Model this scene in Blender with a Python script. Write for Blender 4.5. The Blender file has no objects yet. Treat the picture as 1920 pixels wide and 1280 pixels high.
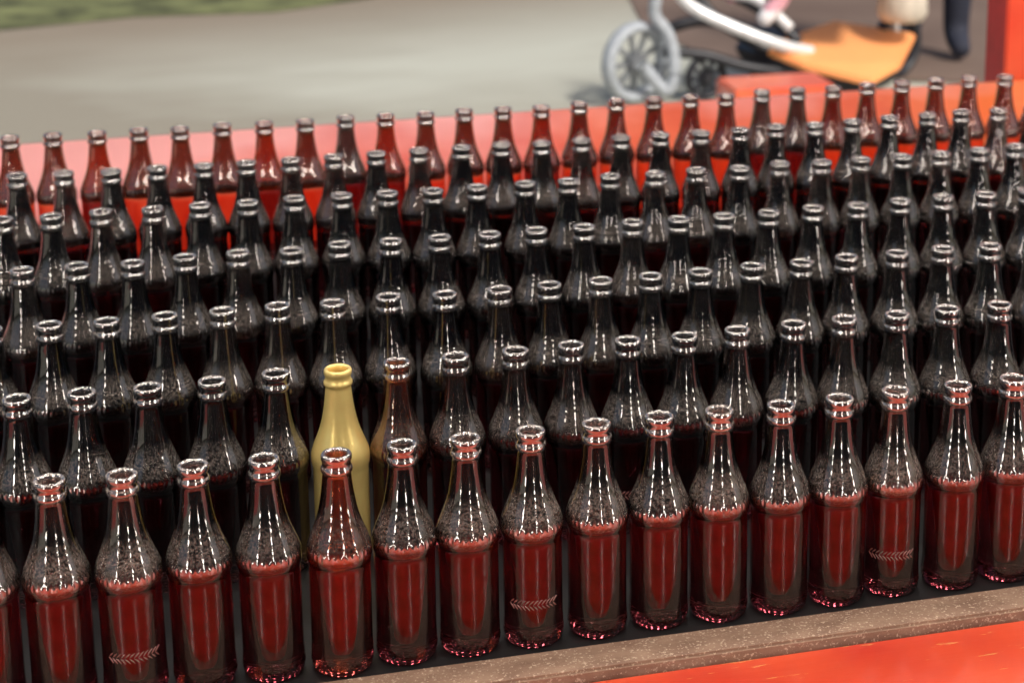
import bpy, bmesh, math, random
from mathutils import Vector, Matrix
random.seed(7)
scene=bpy.context.scene
COL=scene.collection
# ---------------------------------------------------------------- helpers
def newmat(name):
    m=bpy.data.materials.new(name); m.use_nodes=True
    nt=m.node_tree; b=nt.nodes["Principled BSDF"]; return m,nt,b
def N(nt,t,**k):
    n=nt.nodes.new(t)
    for a,v in k.items(): setattr(n,a,v)
    return n
def simple(name,col,rough=0.5,metal=0.0,var=0.15,scale=30,bump=0.0):
    m,nt,b=newmat(name)
    tc=N(nt,'ShaderNodeTexCoord'); nz=N(nt,'ShaderNodeTexNoise'); nz.inputs['Scale'].default_value=scale; nz.inputs['Detail'].default_value=6
    nt.links.new(tc.outputs['Object'],nz.inputs['Vector'])
    r=N(nt,'ShaderNodeValToRGB')
    r.color_ramp.elements[0].position=0.3; r.color_ramp.elements[1].position=0.7
    r.color_ramp.elements[0].color=[c*(1-var) for c in col]+[1]; r.color_ramp.elements[1].color=[min(1,c*(1+var)) for c in col]+[1]
    nt.links.new(nz.outputs['Fac'],r.inputs['Fac']); nt.links.new(r.outputs['Color'],b.inputs['Base Color'])
    b.inputs['Roughness'].default_value=rough; b.inputs['Metallic'].default_value=metal
    if bump:
        bp=N(nt,'ShaderNodeBump'); bp.inputs['Strength'].default_value=bump; bp.inputs['Distance'].default_value=0.003
        nt.links.new(nz.outputs['Fac'],bp.inputs['Height']); nt.links.new(bp.outputs['Normal'],b.inputs['Normal'])
    return m
def mesh_obj(name,verts,faces,mat=None,smooth=False,parent=None):
    me=bpy.data.meshes.new(name); me.from_pydata([tuple(v) for v in verts],[],faces); me.update()
    if smooth:
        for p in me.polygons: p.use_smooth=True
    o=bpy.data.objects.new(name,me); COL.objects.link(o)
    if mat: me.materials.append(mat)
    if parent: o.parent=parent
    return o
def box_geo(x0,x1,y0,y1,z0,z1):
    v=[(x0,y0,z0),(x1,y0,z0),(x1,y1,z0),(x0,y1,z0),(x0,y0,z1),(x1,y0,z1),(x1,y1,z1),(x0,y1,z1)]
    f=[(0,3,2,1),(4,5,6,7),(0,1,5,4),(1,2,6,5),(2,3,7,6),(3,0,4,7)]
    return v,f
def bevel(o,bev,seg=2):
    bm=bmesh.new(); bm.from_mesh(o.data); bmesh.ops.bevel(bm,geom=bm.edges[:],offset=bev,segments=seg,affect='EDGES'); bm.to_mesh(o.data); bm.free()
def box(name,x0,x1,y0,y1,z0,z1,mat,parent=None,bev=0.004):
    v,f=box_geo(x0,x1,y0,y1,z0,z1); o=mesh_obj(name,v,f,mat,False,parent)
    if bev: bevel(o,bev)
    return o
def lathe_geo(prof,seg):
    verts=[];faces=[];n=len(prof)
    for i,(r,z) in enumerate(prof):
        for s in range(seg):
            a=2*math.pi*s/seg; verts.append((r*math.cos(a),r*math.sin(a),z))
    for i in range(n-1):
        for s in range(seg):
            t=(s+1)%seg; faces.append((i*seg+s,i*seg+t,(i+1)*seg+t,(i+1)*seg+s))
    faces.append(tuple(reversed(range(seg))))
    faces.append(tuple((n-1)*seg+s for s in range(seg)))
    return verts,faces
def lathe(name,prof,seg,mat,parent=None):
    v,f=lathe_geo(prof,seg); return mesh_obj(name,v,f,mat,True,parent)
def tube(name,pts,rad,mat,parent=None,seg=10):
    pts=[Vector(p) for p in pts]; verts=[];faces=[]
    P=[pts[0]]+pts+[pts[-1]]; Q=[]
    for i in range(1,len(P)-2):
        for k in range(6):
            t=k/6; a,b,c,d=P[i-1],P[i],P[i+1],P[i+2]
            Q.append(0.5*((2*b)+(c-a)*t+(2*a-5*b+4*c-d)*t*t+(3*b-a-3*c+d)*t**3))
    Q.append(pts[-1])
    for i,q in enumerate(Q):
        t=(Q[min(i+1,len(Q)-1)]-Q[max(i-1,0)]).normalized()
        u=t.cross(Vector((0.13,0.2,1))).normalized(); w=t.cross(u)
        for s in range(seg):
            a=2*math.pi*s/seg; verts.append(q+rad*(math.cos(a)*u+math.sin(a)*w))
    for i in range(len(Q)-1):
        for s in range(seg):
            t=(s+1)%seg; faces.append((i*seg+s,i*seg+t,(i+1)*seg+t,(i+1)*seg+s))
    faces.append(tuple(range(seg))); faces.append(tuple((len(Q)-1)*seg+s for s in range(seg)))
    return mesh_obj(name,verts,faces,mat,True,parent)
def tag(o,label,cat,group=None):
    o["label"]=label; o["category"]=cat
    if group: o["group"]=group
# ---------------------------------------------------------------- materials
def glass_mat(name,col,low,dust=0.06):
    m,nt,b=newmat(name)
    def M(op,a=None,bv=None,c=None):
        n=N(nt,'ShaderNodeMath',operation=op)
        for i,v in enumerate((a,bv,c)):
            if v is None: continue
            if isinstance(v,(int,float)): n.inputs[i].default_value=v
            else: nt.links.new(v,n.inputs[i])
        return n.outputs[0]
    b.inputs['Transmission Weight'].default_value=1
    b.inputs['IOR'].default_value=1.64; b.inputs['Roughness'].default_value=0.0
    out=nt.nodes['Material Output']
    tc=N(nt,'ShaderNodeTexCoord'); oi=N(nt,'ShaderNodeObjectInfo')
    sep0=N(nt,'ShaderNodeSeparateXYZ'); nt.links.new(tc.outputs['Object'],sep0.inputs[0])
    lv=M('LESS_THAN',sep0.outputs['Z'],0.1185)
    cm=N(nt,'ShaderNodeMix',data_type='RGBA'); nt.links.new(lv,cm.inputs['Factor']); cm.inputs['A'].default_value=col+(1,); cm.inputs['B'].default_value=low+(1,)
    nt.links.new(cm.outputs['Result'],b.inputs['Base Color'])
    add=N(nt,'ShaderNodeVectorMath',operation='ADD'); sc=N(nt,'ShaderNodeVectorMath',operation='SCALE')
    cmb=N(nt,'ShaderNodeCombineXYZ')
    for k in range(3): nt.links.new(oi.outputs['Random'],cmb.inputs[k])
    nt.links.new(cmb.outputs[0],sc.inputs[0]); sc.inputs['Scale'].default_value=13
    nt.links.new(tc.outputs['Object'],add.inputs[0]); nt.links.new(sc.outputs[0],add.inputs[1])
    nz=N(nt,'ShaderNodeTexNoise'); nz.inputs['Scale'].default_value=60; nz.inputs['Detail'].default_value=1
    nt.links.new(add.outputs[0],nz.inputs['Vector'])
    ang=M('ARCTAN2',sep0.outputs['Y'],sep0.outputs['X']); kn=M('SINE',M('MULTIPLY',ang,34.0))
    mask=M('SUBTRACT',1.0,M('MINIMUM',M('MULTIPLY',M('ABSOLUTE',M('SUBTRACT',sep0.outputs['Z'],0.1290)),190.0),1.0))
    h=M('ADD',nz.outputs['Fac'],M('MULTIPLY',M('MULTIPLY',kn,mask),1.5))
    bp=N(nt,'ShaderNodeBump'); bp.inputs['Strength'].default_value=0.38; bp.inputs['Distance'].default_value=0.0006
    nt.links.new(h,bp.inputs['Height']); nt.links.new(bp.outputs['Normal'],b.inputs['Normal'])
    gl=N(nt,'ShaderNodeBsdfGlossy'); gl.inputs['Color'].default_value=(1,.96,.93,1); gl.inputs['Roughness'].default_value=.10; nt.links.new(bp.outputs['Normal'],gl.inputs['Normal'])
    rim=M('GREATER_THAN',sep0.outputs['Z'],0.2095)
    gf=M('ADD',M('ADD',M('MULTIPLY',rim,0.30),M('MULTIPLY',mask,0.38)),M('MULTIPLY',M('SUBTRACT',1.0,lv),0.035))
    mg=N(nt,'ShaderNodeMixShader'); nt.links.new(gf,mg.inputs[0]); nt.links.new(b.outputs[0],mg.inputs[1]); nt.links.new(gl.outputs[0],mg.inputs[2])
    d=N(nt,'ShaderNodeBsdfDiffuse'); d.inputs['Color'].default_value=(0.52,0.42,0.36,1)
    geo=N(nt,'ShaderNodeNewGeometry'); sep=N(nt,'ShaderNodeSeparateXYZ'); nt.links.new(geo.outputs['Normal'],sep.inputs[0])
    mr=N(nt,'ShaderNodeMapRange'); mr.inputs['From Min'].default_value=0.22; mr.inputs['From Max'].default_value=0.55
    mr.inputs['To Min'].default_value=0.0; mr.inputs['To Max'].default_value=dust
    nt.links.new(sep.outputs['Z'],mr.inputs['Value'])
    nz2=N(nt,'ShaderNodeTexNoise'); nz2.inputs['Scale'].default_value=500; nz2.inputs['Detail'].default_value=0; nt.links.new(add.outputs[0],nz2.inputs['Vector'])
    mr2=N(nt,'ShaderNodeMapRange'); mr2.inputs['From Min'].default_value=0.4; mr2.inputs['From Max'].default_value=0.65; mr2.inputs['To Max'].default_value=2.0
    nt.links.new(nz2.outputs['Fac'],mr2.inputs['Value'])
    mix=N(nt,'ShaderNodeMixShader'); nt.links.new(M('MULTIPLY',mr.outputs[0],mr2.outputs[0]),mix.inputs[0]); nt.links.new(mg.outputs[0],mix.inputs[1]); nt.links.new(d.outputs[0],mix.inputs[2])
    nt.links.new(mix.outputs[0],out.inputs['Surface'])
    return m
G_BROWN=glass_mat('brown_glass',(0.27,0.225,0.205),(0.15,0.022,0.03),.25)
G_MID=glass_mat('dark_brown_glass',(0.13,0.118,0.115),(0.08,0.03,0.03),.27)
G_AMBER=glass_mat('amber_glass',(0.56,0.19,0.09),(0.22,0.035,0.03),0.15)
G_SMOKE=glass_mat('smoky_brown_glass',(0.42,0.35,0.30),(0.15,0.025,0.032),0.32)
G_BACK=glass_mat('backlit_brown_glass',(0.42,0.20,0.13),(0.80,0.20,0.09),0.16)  # glow of the red back board put into the glass colour
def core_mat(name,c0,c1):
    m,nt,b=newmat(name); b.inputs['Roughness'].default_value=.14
    b.inputs['Sheen Weight'].default_value=.45; b.inputs['Sheen Tint'].default_value=(1,.4,.4,1); b.inputs['Sheen Roughness'].default_value=.3  # pink sheen draws the pale outline of the reflection
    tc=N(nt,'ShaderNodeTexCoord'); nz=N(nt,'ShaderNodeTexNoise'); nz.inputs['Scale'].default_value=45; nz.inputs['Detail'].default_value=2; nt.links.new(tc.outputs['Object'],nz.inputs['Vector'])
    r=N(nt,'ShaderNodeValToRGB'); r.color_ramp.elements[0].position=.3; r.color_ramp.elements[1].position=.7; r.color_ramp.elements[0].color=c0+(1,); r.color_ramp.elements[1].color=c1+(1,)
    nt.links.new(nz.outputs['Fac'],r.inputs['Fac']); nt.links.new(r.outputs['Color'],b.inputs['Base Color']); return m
CORE=core_mat('crimson_reflection',(.45,.004,.025),(.85,.014,.06))  # no liquid: the red counter's reflection painted as a core
CORED=core_mat('shaded_reflection',(.06,.006,.008),(.11,.010,.014)); CORED.node_tree.nodes['Principled BSDF'].inputs['Sheen Weight'].default_value=.1  # same core darkened for the shaded rows behind the front one
def red_paint(name,scr=0.5,patch=False,rough=.35,c0=(0.62,0.04,0.02),c1=(0.80,0.09,0.03),th=.645):
    m,nt,b=newmat(name)
    tc=N(nt,'ShaderNodeTexCoord')
    n1=N(nt,'ShaderNodeTexNoise'); n1.inputs['Scale'].default_value=6; n1.inputs['Detail'].default_value=5
    nt.links.new(tc.outputs['Object'],n1.inputs['Vector'])
    r=N(nt,'ShaderNodeValToRGB'); r.color_ramp.elements[0].color=c0+(1,); r.color_ramp.elements[1].color=c1+(1,)
    r.color_ramp.elements[0].position=.3; r.color_ramp.elements[1].position=.7
    nt.links.new(n1.outputs['Fac'],r.inputs['Fac'])
    mp=N(nt,'ShaderNodeMapping'); mp.inputs['Scale'].default_value=(7,60,20); mp.inputs['Rotation'].default_value=(0,0,0.3)
    nt.links.new(tc.outputs['Object'],mp.inputs['Vector'])
    n2=N(nt,'ShaderNodeTexNoise'); n2.inputs['Scale'].default_value=2.2; n2.inputs['Detail'].default_value=8; n2.inputs['Roughness'].default_value=.6
    nt.links.new(mp.outputs[0],n2.inputs['Vector'])
    cr=N(nt,'ShaderNodeValToRGB'); e=cr.color_ramp.elements; e[0].position=th; e[0].color=(0,0,0,1); e[1].position=th+.03; e[1].color=(1,1,1,1)
    nt.links.new(n2.outputs['Fac'],cr.inputs['Fac'])
    ml=N(nt,'ShaderNodeMath',operation='MULTIPLY'); ml.inputs[1].default_value=scr; nt.links.new(cr.outputs['Color'],ml.inputs[0])
    mx=N(nt,'ShaderNodeMix',data_type='RGBA'); nt.links.new(ml.outputs[0],mx.inputs['Factor']); nt.links.new(r.outputs['Color'],mx.inputs['A']); mx.inputs['B'].default_value=(0.85,0.45,0.15,1)
    last=mx.outputs['Result']
    if patch:
        sp=N(nt,'ShaderNodeSeparateXYZ'); nt.links.new(tc.outputs['Object'],sp.inputs[0])
        n3=N(nt,'ShaderNodeTexNoise'); n3.inputs['Scale'].default_value=1.7; n3.inputs['Detail'].default_value=2; nt.links.new(tc.outputs['Object'],n3.inputs['Vector'])
        a=N(nt,'ShaderNodeMath',operation='MULTIPLY_ADD'); a.inputs[1].default_value=1.6; nt.links.new(n3.outputs['Fac'],a.inputs[0]); nt.links.new(sp.outputs['X'],a.inputs[2])
        c3=N(nt,'ShaderNodeMapRange'); c3.inputs['From Min'].default_value=1.7; c3.inputs['From Max'].default_value=2.6; nt.links.new(a.outputs[0],c3.inputs['Value'])
        m3=N(nt,'ShaderNodeMath',operation='MULTIPLY'); m3.inputs[1].default_value=.6; nt.links.new(c3.outputs[0],m3.inputs[0])
        mx2=N(nt,'ShaderNodeMix',data_type='RGBA'); nt.links.new(m3.outputs[0],mx2.inputs['Factor']); nt.links.new(last,mx2.inputs['A']); mx2.inputs['B'].default_value=(0.9,0.25,0.06,1)
        last=mx2.outputs['Result']
        n4=N(nt,'ShaderNodeTexNoise'); n4.inputs['Scale'].default_value=3.0; n4.inputs['Detail'].default_value=3; nt.links.new(tc.outputs['Object'],n4.inputs['Vector'])
        s=N(nt,'ShaderNodeMath',operation='MULTIPLY_ADD'); s.inputs[1].default_value=6.0; nt.links.new(sp.outputs['Z'],s.inputs[0]); nt.links.new(n4.outputs['Fac'],s.inputs[2])
        s2=N(nt,'ShaderNodeMath',operation='MULTIPLY_ADD'); s2.inputs[1].default_value=-.35; nt.links.new(sp.outputs['X'],s2.inputs[0]); nt.links.new(s.outputs[0],s2.inputs[2])
        mr=N(nt,'ShaderNodeMapRange'); mr.inputs['From Min'].default_value=.55; mr.inputs['From Max'].default_value=1.0; mr.inputs['To Max'].default_value=.9; nt.links.new(s2.outputs[0],mr.inputs['Value'])
        mx3=N(nt,'ShaderNodeMix',data_type='RGBA'); nt.links.new(mr.outputs[0],mx3.inputs['Factor']); nt.links.new(last,mx3.inputs['A']); mx3.inputs['B'].default_value=(0.92,0.42,0.38,1)  # sky glare painted in as pink towards the upper left
        last=mx3.outputs['Result']
    nt.links.new(last,b.inputs['Base Color']); b.inputs['Roughness'].default_value=rough; b.inputs['Coat Weight'].default_value=.6; b.inputs['Coat Roughness'].default_value=.2
    bp=N(nt,'ShaderNodeBump'); bp.inputs['Strength'].default_value=.2; bp.inputs['Distance'].default_value=.002
    nt.links.new(n2.outputs['Fac'],bp.inputs['Height']); nt.links.new(bp.outputs['Normal'],b.inputs['Normal'])
    return m
RED=red_paint('red_paint',.8); REDB=red_paint('red_orange_paint',.3,True,.25,(.66,.06,.025),(.82,.13,.05))
DKRED=simple('dark_red_side',(0.35,0.012,0.015),.45)
def lip_mat():
    m,nt,b=newmat('worn_brown_wood'); tc=N(nt,'ShaderNodeTexCoord')
    mp=N(nt,'ShaderNodeMapping'); mp.inputs['Scale'].default_value=(5,9,9); nt.links.new(tc.outputs['Object'],mp.inputs['Vector'])
    n1=N(nt,'ShaderNodeTexNoise'); n1.inputs['Scale'].default_value=4; n1.inputs['Detail'].default_value=10; n1.inputs['Roughness'].default_value=.7; nt.links.new(mp.outputs[0],n1.inputs['Vector'])
    r=N(nt,'ShaderNodeValToRGB'); r.color_ramp.elements[0].position=.3; r.color_ramp.elements[1].position=.72
    r.color_ramp.elements[0].color=(0.19,0.10,0.065,1); r.color_ramp.elements[1].color=(0.40,0.25,0.165,1)
    nt.links.new(n1.outputs['Fac'],r.inputs['Fac'])
    n2=N(nt,'ShaderNodeTexNoise'); n2.inputs['Scale'].default_value=350; n2.inputs['Detail'].default_value=2; nt.links.new(tc.outputs['Object'],n2.inputs['Vector'])
    c=N(nt,'ShaderNodeValToRGB'); c.color_ramp.elements[0].position=.58; c.color_ramp.elements[1].position=.70; nt.links.new(n2.outputs['Fac'],c.inputs['Fac'])
    mx=N(nt,'ShaderNodeMix',data_type='RGBA'); nt.links.new(c.outputs['Color'],mx.inputs['Factor']); nt.links.new(r.outputs['Color'],mx.inputs['A']); mx.inputs['B'].default_value=(0.62,0.46,0.33,1)
    nt.links.new(mx.outputs['Result'],b.inputs['Base Color']); b.inputs['Roughness'].default_value=.65
    bp=N(nt,'ShaderNodeBump'); bp.inputs['Strength'].default_value=.3; bp.inputs['Distance'].default_value=.001
    nt.links.new(n2.outputs['Fac'],bp.inputs['Height']); nt.links.new(bp.outputs['Normal'],b.inputs['Normal'])
    return m
LIP=lip_mat()
FLOOR=simple('shaded_tray_floor',(0.006,0.005,0.005),.6)  # near black, with the shade around the bottle bases put in
# ---------------------------------------------------------------- bottle
OUT=[(0.019,0.0030),(0.024,0.0008),(0.0270,0.0),(0.0292,0.0018),(0.0307,0.0055),(0.0315,0.010),(0.0316,0.014),(0.0311,0.018),(0.0307,0.03),(0.0307,0.06),(0.0307,0.09),(0.0307,0.1110),(0.0309,0.1150),(0.0316,0.1178),(0.0323,0.1210),(0.0325,0.1250),(0.0325,0.1290),(0.0319,0.1330),(0.0306,0.1370),(0.0290,0.1415),(0.0270,0.1465),(0.0248,0.1520),(0.0226,0.1580),(0.0206,0.1645),(0.0190,0.1710),(0.0175,0.1790),(0.0161,0.1880),(0.0149,0.1980),(0.0142,0.2055),(0.0139,0.2085),(0.0144,0.2098),(0.0154,0.2105),(0.0158,0.2122),(0.0156,0.2145),(0.0147,0.2158),(0.0141,0.2170),(0.0141,0.2205),(0.0146,0.2218),(0.0152,0.2230),(0.0153,0.2250),(0.0151,0.2270),(0.0143,0.2285),(0.0130,0.2290)]
INN=[(0.0112,0.2284),(0.0104,0.2265),(0.0102,0.222),(0.0105,0.208),(0.0117,0.1980),(0.0131,0.1880),(0.0145,0.1790),(0.0160,0.1710),(0.0176,0.1645),(0.0196,0.1580),(0.0218,0.1520),(0.0240,0.1465),(0.0260,0.1415),(0.0276,0.1370),(0.0288,0.1330),(0.0293,0.1290),(0.0294,0.1240),(0.0290,0.1195),(0.0280,0.1188)]
CO=[(0.002,0.0165),(0.0042,0.0172),(0.0058,0.020),(0.0068,0.025),(0.0078,0.036),(0.0092,0.055),(0.0106,0.075),(0.0118,0.090),(0.0127,0.100),(0.0130,0.105),(0.0127,0.1085),(0.0112,0.1100),(0.004,0.1105)]  # tongue of the counter's reflection, built as a solid core
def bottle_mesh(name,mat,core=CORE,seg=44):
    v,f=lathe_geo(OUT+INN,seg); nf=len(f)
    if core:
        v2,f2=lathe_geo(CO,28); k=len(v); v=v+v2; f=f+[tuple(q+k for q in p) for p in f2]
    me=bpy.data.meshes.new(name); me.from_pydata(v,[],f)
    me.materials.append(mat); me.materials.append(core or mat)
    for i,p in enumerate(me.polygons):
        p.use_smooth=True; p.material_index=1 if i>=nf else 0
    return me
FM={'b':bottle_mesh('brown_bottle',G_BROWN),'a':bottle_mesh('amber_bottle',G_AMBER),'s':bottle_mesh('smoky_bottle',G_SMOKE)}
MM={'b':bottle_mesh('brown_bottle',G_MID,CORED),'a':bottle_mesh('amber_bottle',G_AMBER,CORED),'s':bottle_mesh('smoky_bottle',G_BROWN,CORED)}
BM={'b':bottle_mesh('backlit_brown_bottle',G_BACK,None),'a':bottle_mesh('amber_bottle',G_AMBER,None),'s':bottle_mesh('smoky_bottle',G_BROWN,None)}
GOLD=simple('gold_paint',(1.0,0.72,0.25),.26,.55,.06,60,.08)
M_GO=bottle_mesh('gold_bottle',GOLD,None)
EMB=simple('embossed_glass',(0.24,0.09,0.08),.12,0,.1,80)
def leaf_band():
    v=[];f=[]
    def leaf(a0,z0,da,dz):
        R=0.0308; n=6; base=len(v); L=math.hypot(da*R,dz); nx,nz=-dz/L,da*R/L; w=0.00085
        for i in range(n+1):
            t=i/n; ww=w*math.sin(math.pi*min(.97,max(0.05,t)))
            for off,h in ((-ww,-0.0003),(0,0.0009),(ww,-0.0003)):
                a=a0+da*t+nx*off/R; z=z0+dz*t+nz*off
                v.append(((R+h)*math.cos(a),(R+h)*math.sin(a),z))
        for i in range(n):
            for k in range(2):
                q=base+i*3+k; f.append((q,q+3,q+4,q+1))
    for i in range(-6,6):
        a=-math.pi/2+i*0.14
        leaf(a,0.0503,0.17,0.0052); leaf(a,0.0497,0.17,-0.0052)
    me=bpy.data.meshes.new('leaf_band'); me.from_pydata(v,[],f)
    for p in me.polygons: p.use_smooth=True
    me.materials.append(EMB); return me
M_LEAF=leaf_band()
A=0.0664
RY=[0,0.224,0.4399,0.6595,0.889,1.1143,1.3446]; RX=[0,-0.0408,-0.0182,-0.0534,-0.0914,-0.0812,-0.1001]
DEV=["-2,8,-1,2,-1,6,0,5,1,-4,0,2,-1,2,-1,1,1,2,2,4,0,1,1,-1,0,0,-1,6,2,2,1,3",
"-1,0,-2,-1,0,-4,1,-3,2,1,2,-3,1,-1,2,1,2,0,1,1,1,-2,-1,-4,-1,-2,1,2,0,0,-2,-1,-1,1,-3,-1",
"2,9,2,2,2,3,1,3,0,3,-1,-3,0,3,1,-9,2,-7,0,-7,-2,-8,-3,-8,-4,-6,-1,-3,-1,-3,-3,2,0,0,-3,1,-3,-4",
"-1,1,-1,5,0,-4,1,3,1,4,3,-5,3,9,-1,3,1,1,0,-4,-1,-2,-1,-4,1,0,-1,-4,-1,-4,-1,-8,0,1,-3,-5,0,1,0,3,0,-1",
"1,9,-3,4,-3,10,3,4,-1,7,2,4,-1,7,0,3,0,-1,-2,-9,-5,-6,4,-3,-2,-7,-1,5,2,-4,3,2,-1,-5,4,4,1,-3,-3,-4,0,-6,-1,-7,1,-2,-1,8",
"-2,9,1,2,3,-7,2,-3,4,-10,3,-9,4,-9,0,-6,0,-7,2,-2,2,-3,2,-4,-2,-14,-4,-10,-5,-9,-5,-9,-3,-15,-2,-11,-4,-1,-5,-9,-4,-3,-1,7,3,8,2,12,-2,7",
"-3,13,-4,13,-3,10,-4,11,-3,0,-3,8,0,4,-1,-2,1,10,0,4,0,-2,2,4,1,-2,-3,-10,2,6,4,12,4,10,4,3,0,-5,5,9,5,11,4,5,7,14,8,15,9,16,10,17,11,9"]
amber={(0,4),(1,6),(6,6),(6,2),(6,13),(6,9)}; smoky={(0,7),(0,13),(0,1),(1,9),(2,8),(0,8),(1,12)}
leafs={(0,7):-.2,(0,13):-.4,(0,1):0.0,(1,10):-.25}
GRP="empty beer bottles standing in rows"
pos={}
for i in range(7):
    d=[int(x)/1000 for x in DEV[i].split(',')]; n=len(d)//2
    for j in range(-1,n+1):
        jj=min(max(j,0),n-1)
        pos[(i,j)]=[RX[i]+A*j+d[2*jj]*.9,RY[i]+d[2*jj+1]*.8]
    for it in range(30):
        for j in range(-1,n):
            a,b=pos[(i,j)],pos[(i,j+1)]
            dx,dy=b[0]-a[0],b[1]-a[1]; L=math.hypot(dx,dy); m=0.0653
            if L<m:
                s=(m-L)/2/L; a[0]-=dx*s;a[1]-=dy*s;b[0]+=dx*s;b[1]+=dy*s
for (i,j),(x,y) in sorted(pos.items()):
    rnd=random.random()
    if (i,j)==(1,5):
        o=bpy.data.objects.new('gold_bottle',M_GO); tag(o,"matte gold painted beer bottle among plain brown glass bottles","bottle",GRP)
    else:
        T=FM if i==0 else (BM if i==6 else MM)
        if (i,j) in amber: me,lb=T['a'],"reddish amber glass beer bottle, open, standing in the ring toss tray"
        elif (i,j) in smoky or rnd<.22: me,lb=T['s'],"dusty smoky brown glass beer bottle standing in the tray"
        else: me,lb=T['b'],"dark brown glass beer bottle, open, standing in the tray"
        if (i,j) in leafs: lb="brown glass beer bottle with embossed leaf wreath low on its body"
        o=bpy.data.objects.new('beer_bottle',me); tag(o,lb,"bottle",GRP)
    COL.objects.link(o); o.location=(x,y,0.0005)
    o.rotation_euler=(random.uniform(-.006,.006),random.uniform(-.006,.006),0)
    if (i,j) in leafs:
        e=bpy.data.objects.new('embossed_leaf_wreath',M_LEAF); COL.objects.link(e); e.parent=o; e.rotation_euler=(0,0,leafs[(i,j)])
# ---------------------------------------------------------------- booth
booth=bpy.data.objects.new('game_booth',None); COL.objects.link(booth); booth.location=(0,0,-0.9)
tag(booth,"red painted ring toss booth counter holding rows of bottles","game booth")
def bpart(o):
    o.parent=booth; o.matrix_parent_inverse=Matrix.Translation((0,0,0.9)); return o
bpart(box('tray_floor',-1.0,2.9,-0.036,1.405,-0.03,0.0,FLOOR,None,0))
bpart(box('front_edge_board',-1.0,2.9,-0.087,-0.038,-0.03,0.004,LIP,None,.003))
bpart(box('front_counter',-1.0,2.9,-0.55,-0.090,-0.05,-0.006,RED,None,.004))
bpart(box('front_panel',-1.0,2.9,-0.53,-0.5,-0.89,-0.053,RED,None,.004))
bk=mesh_obj('back_board',[(-1,1.41,-0.03),(2.9,1.41,-0.03),(2.9,1.41,0.004),(-1,1.41,0.004),(2.9,1.81,0.104),(-1,1.79,0.104),(2.9,1.83,0.10),(-1,1.81,0.10),(2.9,1.83,-0.03),(-1,1.81,-0.03)],
  [(0,1,2,3),(3,2,4,5),(5,4,6,7),(7,6,8,9),(9,8,1,0),(0,3,5,7,9),(1,8,6,4,2)],REDB); bpart(bk)
bpart(box('back_panel',-1.0,2.9,1.77,1.80,-0.89,-0.033,RED,None,.004))
post=box('corner_post',1.885,2.12,1.86,1.96,-0.89,1.60,red_paint('post_paint',.2,False,.3,(.75,.07,.03),(.88,.13,.05)),None,.004); bpart(post)
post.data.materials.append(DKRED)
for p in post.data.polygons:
    if p.normal.x<-0.7: p.material_index=1  # left face gets the darker red
BLOCKER=simple('dark_sky_blocker',(0.02,0.02,0.024),.9,0,.3,3)
rv=[(-2.6,-2.7,1.62),(4.2,-2.7,1.62),(4.2,0.0,2.1),(-2.6,0.0,2.1),(-2.6,2.02,1.62),(4.2,2.02,1.62)]
rv2=[(x,y,z+.02) for x,y,z in rv]
roof=mesh_obj('added_shade_roof',rv+rv2,[(0,3,2,1),(3,4,5,2),(6,7,8,9),(9,8,11,10),(0,1,7,6),(5,4,10,11),(0,6,9,3),(3,9,10,4),(1,2,8,7),(2,5,11,8)],BLOCKER); bpart(roof)  # roof added out of view to keep the sky out of the glass
bpart(box('added_shade_wall',-2.6,4.2,-2.75,-2.72,-0.89,1.64,BLOCKER,None,.004))  # wall added behind the camera to darken the bottle reflections
# ---------------------------------------------------------------- globe lamp strings overhead, plus added upright ones out of view
BULB,nt,b=newmat('lit_globe'); b.inputs['Emission Color'].default_value=(1,.94,.87,1); b.inputs['Emission Strength'].default_value=58; b.inputs['Base Color'].default_value=(.9,.9,.85,1)
CABLE=simple('black_cable',(0.02,0.02,0.02),.5)
R0=.052
bp_=[(0.004,R0+.03),(0.014,R0+.028),(0.016,R0+.005)]+[(R0*math.sin(t),R0*math.cos(t)) for t in [math.pi*k/10 for k in range(1,10)]]+[(0.003,-R0)]
bv,bf=lathe_geo(list(reversed(bp_)),16); bme=bpy.data.meshes.new('globe'); bme.from_pydata(bv,[],bf)
for p in bme.polygons: p.use_smooth=True
bme.materials.append(BULB)
SG="light strings hanging in the booth and added ones out of view"
for (ys,zs,n) in ((-0.95,1.45,13),(-.3,1.68,12),(0.4,1.72,12),(1.3,1.50,14)):
    x0,x1=-1.6,3.2
    cab=tube('light_string',[(x0+(x1-x0)*k/8,ys,zs+R0+.03) for k in range(9)],0.006,CABLE,None,6)
    tag(cab,"string of lit warm globe bulbs hanging above the bottles","string lights",SG)
    for k in range(n):
        bo=bpy.data.objects.new('light_bulb',bme); COL.objects.link(bo); bo.parent=cab
        bo.location=(x0+.15+(x1-x0-.3)*k/(n-1),ys,zs)
for (xs,ys) in ((-1.2,-1.5),(0.75,-2.45),(2.3,-1.4)):  # upright strings added out of view for streaks on the necks
    cab=tube('light_string',[(xs-.06,ys,z/10) for z in range(-2,17,3)],0.006,CABLE,None,6)
    tag(cab,"added string of lit globe bulbs hanging straight down out of view","string lights",SG)
    for k in range(6):
        bo=bpy.data.objects.new('light_bulb',bme); COL.objects.link(bo); bo.parent=cab; bo.location=(xs,ys,-.05+.27*k)
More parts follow.
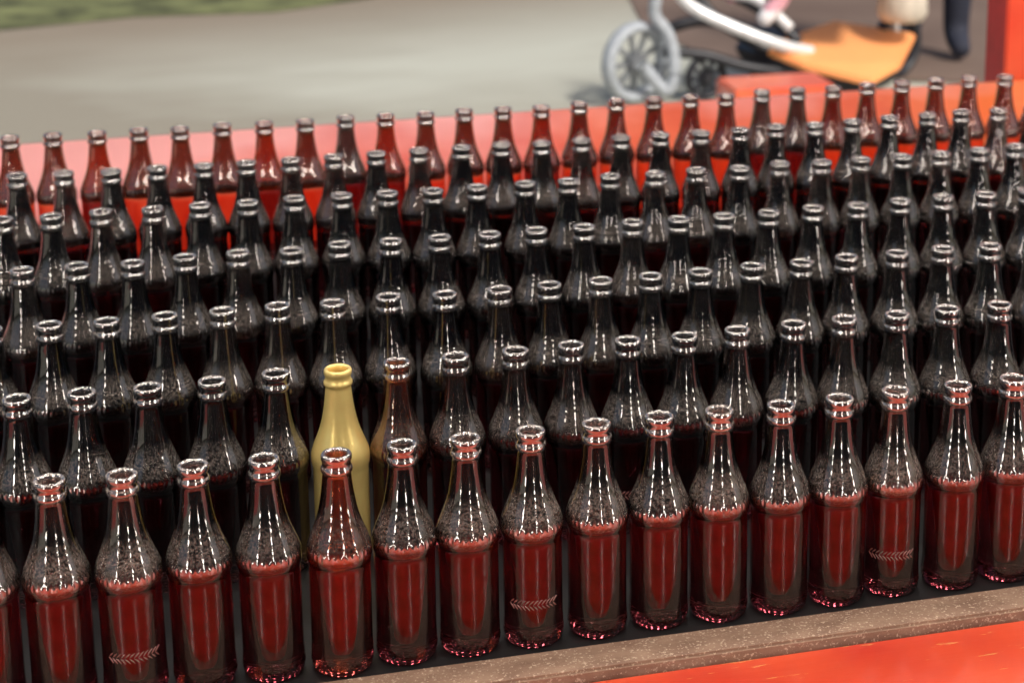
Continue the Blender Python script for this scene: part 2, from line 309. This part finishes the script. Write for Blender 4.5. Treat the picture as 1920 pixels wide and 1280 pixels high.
# ---------------------------------------------------------------- ground
def ground_mat():
    m,nt,b=newmat('ground_surface'); tc=N(nt,'ShaderNodeTexCoord')
    mp=N(nt,'ShaderNodeMapping'); mp.inputs['Scale'].default_value=(.5,1.0,1); mp.inputs['Rotation'].default_value=(0,0,.5); mp.inputs['Location'].default_value=(3.1,1.7,0); nt.links.new(tc.outputs['Object'],mp.inputs['Vector'])
    n1=N(nt,'ShaderNodeTexNoise'); n1.inputs['Scale'].default_value=.8; n1.inputs['Detail'].default_value=4; nt.links.new(mp.outputs[0],n1.inputs['Vector'])
    r=N(nt,'ShaderNodeValToRGB'); r.color_ramp.elements[0].position=.35; r.color_ramp.elements[1].position=.6
    r.color_ramp.elements[0].color=(0.30,0.27,0.21,1); r.color_ramp.elements[1].color=(0.50,0.50,0.42,1)
    nt.links.new(n1.outputs['Fac'],r.inputs['Fac'])
    sp=N(nt,'ShaderNodeSeparateXYZ'); nt.links.new(tc.outputs['Object'],sp.inputs[0])
    ma=N(nt,'ShaderNodeMath',operation='MULTIPLY_ADD'); ma.inputs[1].default_value=-.28; nt.links.new(sp.outputs['X'],ma.inputs[0]); nt.links.new(sp.outputs['Y'],ma.inputs[2])
    mb=N(nt,'ShaderNodeMath',operation='MULTIPLY_ADD'); mb.inputs[1].default_value=1.6; nt.links.new(n1.outputs['Fac'],mb.inputs[0]); nt.links.new(ma.outputs[0],mb.inputs[2])
    mr=N(nt,'ShaderNodeMapRange'); mr.inputs['From Min'].default_value=7.4; mr.inputs['From Max'].default_value=8.7; mr.inputs['To Max'].default_value=.8; nt.links.new(mb.outputs[0],mr.inputs['Value'])
    mx=N(nt,'ShaderNodeMix',data_type='RGBA'); nt.links.new(mr.outputs[0],mx.inputs['Factor']); nt.links.new(r.outputs['Color'],mx.inputs['A']); mx.inputs['B'].default_value=(0.24,0.185,0.13,1)
    nt.links.new(mx.outputs['Result'],b.inputs['Base Color']); b.inputs['Roughness'].default_value=.8
    n2=N(nt,'ShaderNodeTexNoise'); n2.inputs['Scale'].default_value=80; nt.links.new(tc.outputs['Object'],n2.inputs['Vector'])
    bp=N(nt,'ShaderNodeBump'); bp.inputs['Strength'].default_value=.4; bp.inputs['Distance'].default_value=.01
    nt.links.new(n2.outputs['Fac'],bp.inputs['Height']); nt.links.new(bp.outputs['Normal'],b.inputs['Normal'])
    return m
g=mesh_obj('ground',[(-400,-400,-0.9),(400,-400,-0.9),(400,400,-0.9),(-400,400,-0.9)],[(0,1,2,3)],ground_mat()); g["kind"]="structure"
grass=simple('grass_surface',(0.13,0.14,0.055),.9,0,.6,5)
gv=[(-60,8.15,-.896),(-0.6,8.05,-.896),(0.1,8.25,-.896),(.8,8.2,-.896),(1.3,8.45,-.896),(2.0,8.9,-.896),(3.5,10.0,-.896),(60,30,-.896),(60,400,-.896),(-60,400,-.896)]
go=mesh_obj('grass',gv,[tuple(range(len(gv)))],grass); go["kind"]="structure"
dm,nt,b=newmat('dirt_surface'); tc=N(nt,'ShaderNodeTexCoord'); nz=N(nt,'ShaderNodeTexNoise'); nz.inputs['Scale'].default_value=1.5; nz.inputs['Detail'].default_value=5
nt.links.new(tc.outputs['Object'],nz.inputs['Vector']); r=N(nt,'ShaderNodeValToRGB'); r.color_ramp.elements[0].color=(.10,.06,.045,1); r.color_ramp.elements[1].color=(.24,.17,.13,1)
nt.links.new(nz.outputs['Fac'],r.inputs['Fac']); nt.links.new(r.outputs['Color'],b.inputs['Base Color']); b.inputs['Roughness'].default_value=.9
dv=[(2.75,6.35,-.892),(3.3,5.9,-.892),(4.2,5.5,-.892),(7,5.0,-.892),(12,6,-.892),(12,9,-.892),(6,9.6,-.892),(3.4,9.4,-.892),(2.75,8.4,-.892),(2.55,7.2,-.892)]
do=mesh_obj('dirt',dv,[tuple(range(len(dv)))],dm); do["kind"]="structure"
# ---------------------------------------------------------------- stroller
GREY=simple('grey_rubber',(0.38,0.41,0.44),.5); SILV=simple('silver_tube',(0.8,0.8,0.8),.3,.2); BLK=simple('black_plastic',(0.02,0.02,0.025),.45)
ORG=simple('orange_fabric',(1.0,0.40,0.14),.5,0,.04,8); BEIGE=simple('beige_cloth',(0.6,0.52,0.42),.7); WHT=simple('white_shoe',(0.8,0.78,0.78),.5)
st=bpy.data.objects.new('stroller',None); COL.objects.link(st); st.location=(2.12,5.80,-0.9); st.rotation_euler=(0,0,-0.263)
tag(st,"three wheeled stroller with grey wheels and orange footrest on the pavement","stroller")
def wheel(x,y,z,R,yaw,tm,sm,name='wheel'):
    e=bpy.data.objects.new(name,None); COL.objects.link(e); e.parent=st; e.location=(x,y,z); e.rotation_euler=(0,0,yaw)
    rr=R*.14; vs=[];fs=[];n1,n2=32,10
    for i in range(n1):
        a=2*math.pi*i/n1
        for k in range(n2):
            bb=2*math.pi*k/n2; q=R-rr+rr*math.cos(bb); vs.append((q*math.cos(a),rr*1.5*math.sin(bb),q*math.sin(a)))
    for i in range(n1):
        for k in range(n2):
            fs.append((i*n2+k,i*n2+(k+1)%n2,((i+1)%n1)*n2+(k+1)%n2,((i+1)%n1)*n2+k))
    mesh_obj('tyre',vs,fs,tm,True,e)
    bm=bmesh.new()
    for i in range(9):
        a=math.pi*2*i/9+.3
        q=bmesh.ops.create_cube(bm,size=1)['verts']
        bmesh.ops.scale(bm,vec=(R*.76,.014,.018),verts=q); bmesh.ops.translate(bm,vec=(R*.40,0,0),verts=q); bmesh.ops.rotate(bm,cent=(0,0,0),matrix=Matrix.Rotation(a,3,'Y'),verts=q)
    q=bmesh.ops.create_cone(bm,cap_ends=True,segments=16,radius1=R*.24,radius2=R*.24,depth=.06)['verts']; bmesh.ops.rotate(bm,cent=(0,0,0),matrix=Matrix.Rotation(math.pi/2,3,'X'),verts=q)
    me=bpy.data.meshes.new('rim'); bm.to_mesh(me); bm.free(); me.materials.append(sm); ro=bpy.data.objects.new('rim',me); COL.objects.link(ro); ro.parent=e
wheel(0,0,.175,.175,.72,GREY,simple('dark_grey_plastic',(.16,.17,.18),.5)); wheel(.30,.05,.10,.10,.5,BLK,BLK); wheel(1.16,.45,.155,.155,.75,BLK,BLK)
tube('fork',[(.03,-.05,.175),(.13,-.04,.06),(.165,-.02,.16),(.14,0,.29),(.085,0,.37),(.085,0,.44),(.12,0,.6)],.027,GREY,st)
tube('frame_tube',[(.16,0,.50),(.24,0,.41),(.40,0,.33),(.60,.02,.25),(.75,.1,.2)],.026,SILV,st)
tube('frame_tube',[(.24,.2,.46),(.34,.15,.34),(.50,.1,.24),(.60,.1,.18)],.026,BLK,st)
tube('frame_tube',[(.14,.1,.30),(.28,.12,.33),(.45,.12,.30),(.62,.1,.2)],.026,BLK,st)
tube('frame_tube',[(.20,.2,.42),(.36,.2,.44),(.55,.15,.36),(.70,.1,.24)],.024,BLK,st)
tube('frame_tube',[(.30,.14,.52),(.38,.14,.45),(.52,.12,.42),(.66,.1,.30)],.024,SILV,st)
tube('frame_tube',[(.12,0,.22),(.30,.02,.20),(.5,.05,.14),(.9,.1,.1),(1.16,.45,.155)],.024,BLK,st)
tube('frame_tube',[(1.16,.45,.155),(1.1,.3,.5),(.9,.2,.8),(1.25,.2,1.05)],.017,SILV,st)
tube('handle',[(1.2,-.1,1.05),(1.3,.1,1.12),(1.25,.45,1.05)],.018,BLK,st)
fv=[(.53,.1,.225),(.70,-.04,.18),(.98,-.12,.125),(1.12,0,.175),(1.23,.35,.23),(.88,.42,.275)]
fp=mesh_obj('footrest',[(x,y,z) for x,y,z in fv]+[(x,y,z-.03) for x,y,z in fv],[(0,1,2,3,4,5)]+[(11,10,9,8,7,6)]+[(k,k+6,(k+1)%6+6,(k+1)%6) for k in range(6)],ORG,False,st); bevel(fp,.008)
bs=mesh_obj('basket',[(.42,.1,.22),(.75,-.02,.13),(1.0,-.06,.09),(1.15,.1,.12),(1.1,.5,.16),(.5,.5,.24),(.5,.1,.08),(.78,.02,.04),(.98,.0,.04),(1.08,.1,.05),(1.05,.42,.05),(.6,.42,.08)],[(0,5,4,3,2,1),(6,7,8,9,10,11)]+[(k,(k+1)%6,(k+1)%6+6,k+6) for k in range(6)],BLK,False,st); bevel(bs,.008)
se=mesh_obj('seat',[(.70,.0,.56),(.70,.35,.56),(1.0,.35,.50),(1.0,.0,.50),(1.22,.0,1.0),(1.22,.35,1.0),(.70,.0,.52),(.70,.35,.52),(1.04,.35,.46),(1.04,.0,.46),(1.27,.0,1.0),(1.27,.35,1.0)],[(0,3,2,1),(3,4,5,2),(6,7,8,9),(9,8,11,10),(0,1,7,6),(4,10,11,5),(0,6,9,3),(3,9,10,4),(1,2,8,7),(2,5,11,8)],BLK,False,st); bevel(se,.01)
bag=lathe('cloth_bag',[(0.02,0),(.09,.005),(.11,.04),(.105,.12),(.08,.2),(.05,.26),(.03,.29),(.045,.32),(.02,.325)],18,BEIGE,st); bag.location=(1.15,.22,.31)
# ---------------------------------------------------------------- people (mostly above the frame)
def person(name,joints,edges,base_loc,rotz,mats,label,assign):
    me=bpy.data.meshes.new(name); me.from_pydata([j[0] for j in joints],edges,[]); o=bpy.data.objects.new(name,me); COL.objects.link(o)
    sk=o.modifiers.new('skin','SKIN')
    for k,j in enumerate(joints):
        me.skin_vertices[0].data[k].radius=(j[1],j[1])
    me.skin_vertices[0].data[0].use_root=True
    sb=o.modifiers.new('sub','SUBSURF'); sb.levels=2; sb.render_levels=2
    dg=bpy.context.evaluated_depsgraph_get(); ev=o.evaluated_get(dg); nm=bpy.data.meshes.new_from_object(ev)
    o.modifiers.clear(); o.data=nm
    nm.materials.clear()
    for m in mats: nm.materials.append(m)
    for p in nm.polygons:
        p.use_smooth=True; p.material_index=assign(p.center)
    o.location=base_loc; o.rotation_euler=(0,0,rotz); tag(o,label,"person"); return o
SKIN=simple('skin',(0.55,0.33,0.24),.5); NAVY=simple('navy_trousers',(0.02,0.023,0.04),.8); SHIRT=simple('grey_shirt',(0.2,0.2,0.22),.8); PINK=simple('pink_leggings',(0.7,0.35,0.4),.7); HAIR=simple('brown_hair',(0.06,0.035,0.02),.6)
def add_head(o,c,R,face):
    fx=Vector(face); off=-.25*fx+Vector((0,0,.25))
    bm=bmesh.new(); bmesh.ops.create_icosphere(bm,subdivisions=3,radius=R); me=bpy.data.meshes.new('hair'); bm.to_mesh(me); bm.free()
    for p in me.polygons: p.use_smooth=True
    me.materials.append(HAIR); h=bpy.data.objects.new('hair',me); COL.objects.link(h); h.parent=o; h.location=Vector(c)+off*R
aj=[((0,0,.95),.15),((0,0,1.15),.14),((0,0,1.38),.15),((0,0,1.50),.055),((0,.0,1.60),.085),((0,.01,1.70),.08),
    ((.10,0,.88),.10),((.11,.03,.50),.08),((.11,-.02,.12),.065),((.12,.13,.045),.045),((-.10,0,.88),.10),((-.12,-.03,.50),.08),((-.12,-.06,.12),.065),((-.13,.09,.045),.045),
    ((.19,0,1.40),.055),((.25,0,1.12),.042),((.24,.12,.90),.03),((.24,.17,.83),.028),((-.19,0,1.40),.055),((-.25,0,1.12),.042),((-.24,.12,.90),.03),((-.24,.17,.83),.028)]
ae=[(0,1),(1,2),(2,3),(3,4),(4,5),(0,6),(6,7),(7,8),(8,9),(0,10),(10,11),(11,12),(12,13),(2,14),(14,15),(15,16),(16,17),(2,18),(18,19),(19,20),(20,21)]
ad=person('person',aj,ae,(3.67,6.25,-.9),2.9,[NAVY,SHIRT,SKIN],"person in dark navy trousers and grey shirt standing by stroller",lambda c:0 if c.z<.98 and abs(c.x)<.21 else (1 if c.z<1.5 and c.z>1.0 else 2))
add_head(ad,(0,.01,1.68),.095,(0,1,0))
cj=[((.95,.12,.64),.09),((.98,.12,.76),.085),((1.03,.12,.88),.085),((1.04,.12,.95),.035),((1.04,.12,1.02),.065),((1.03,.12,1.10),.065),
    ((.85,.06,.62),.06),((.68,.04,.60),.045),((.60,.03,.42),.040),((.52,.0,.34),.036),((.85,.18,.62),.06),((.64,.2,.60),.045),((.48,.2,.46),.040),((.38,.18,.41),.036),
    ((1.0,.0,.86),.035),((.95,-.05,.74),.027),((.86,-.02,.68),.02),((1.0,.24,.86),.035),((.95,.28,.74),.027),((.86,.24,.68),.02)]
ce=[(0,1),(1,2),(2,3),(3,4),(4,5),(0,6),(6,7),(7,8),(8,9),(0,10),(10,11),(11,12),(12,13),(2,14),(14,15),(15,16),(2,17),(17,18),(18,19)]
ch=person('person',cj,ce,(2.12,5.80,-0.9),-0.263,[PINK,SHIRT,SKIN,WHT],"child in pink leggings and white shoes seated in stroller",lambda c:3 if c.z<.40 and c.x<.66 else (0 if c.z<.66 else (1 if c.z<.92 else 2)))
add_head(ch,(1.04,.12,1.08),.075,(-1,0,0))
oc=box('painted_crate',2.32,2.74,5.05,5.30,-.9,-.69,red_paint('crate_paint',.3,False,.5,(.75,.10,.04),(.85,.18,.07)),None,.01); tag(oc,"small orange red painted wooden crate on the pavement","crate")
# ---------------------------------------------------------------- world & light
w=bpy.data.worlds.new("World"); scene.world=w; w.use_nodes=True
nt=w.node_tree; bg=nt.nodes['Background']; sky=nt.nodes.new('ShaderNodeTexSky'); sky.sky_type='NISHITA'; sky.sun_disc=False
sky.sun_elevation=math.radians(48); sky.sun_rotation=math.radians(150); sky.dust_density=4
nt.links.new(sky.outputs[0],bg.inputs[0]); bg.inputs[1].default_value=0.10
L=bpy.data.lights.new('sun','SUN'); L.energy=3.3; L.angle=math.radians(10); L.color=(1,.95,.88)
lo=bpy.data.objects.new('sun',L); COL.objects.link(lo)
az=math.radians(150); el=math.radians(48)
dirv=Vector((math.sin(az)*math.cos(el),math.cos(az)*math.cos(el),math.sin(el)))
lo.rotation_euler=dirv.to_track_quat('Z','Y').to_euler()
# ---------------------------------------------------------------- camera
yaw,pitch,roll=0.2694,0.2386,0.0029
d=Vector((math.sin(yaw)*math.cos(pitch),math.cos(yaw)*math.cos(pitch),-math.sin(pitch)))
r=Vector((math.cos(yaw),-math.sin(yaw),0)); u=r.cross(d)
r2=math.cos(roll)*r+math.sin(roll)*u; u2=-math.sin(roll)*r+math.cos(roll)*u
M=Matrix((( r2.x,u2.x,-d.x,0.1046),(r2.y,u2.y,-d.y,-1.7534),(r2.z,u2.z,-d.z,1.0051),(0,0,0,1)))
cam=bpy.data.cameras.new('camera'); co=bpy.data.objects.new('camera',cam); COL.objects.link(co); co.matrix_world=M
cam.sensor_width=36; cam.lens=3.5604*36/1.92; cam.shift_x=-0.2611*1000/1920; cam.shift_y=-0.4488*1000/1920
cam.clip_end=1500; cam.dof.use_dof=True; cam.dof.focus_distance=1.98; cam.dof.aperture_fstop=6.3
scene.camera=co
scene.view_settings.view_transform='Standard'; scene.view_settings.look='None'; scene.view_settings.exposure=0
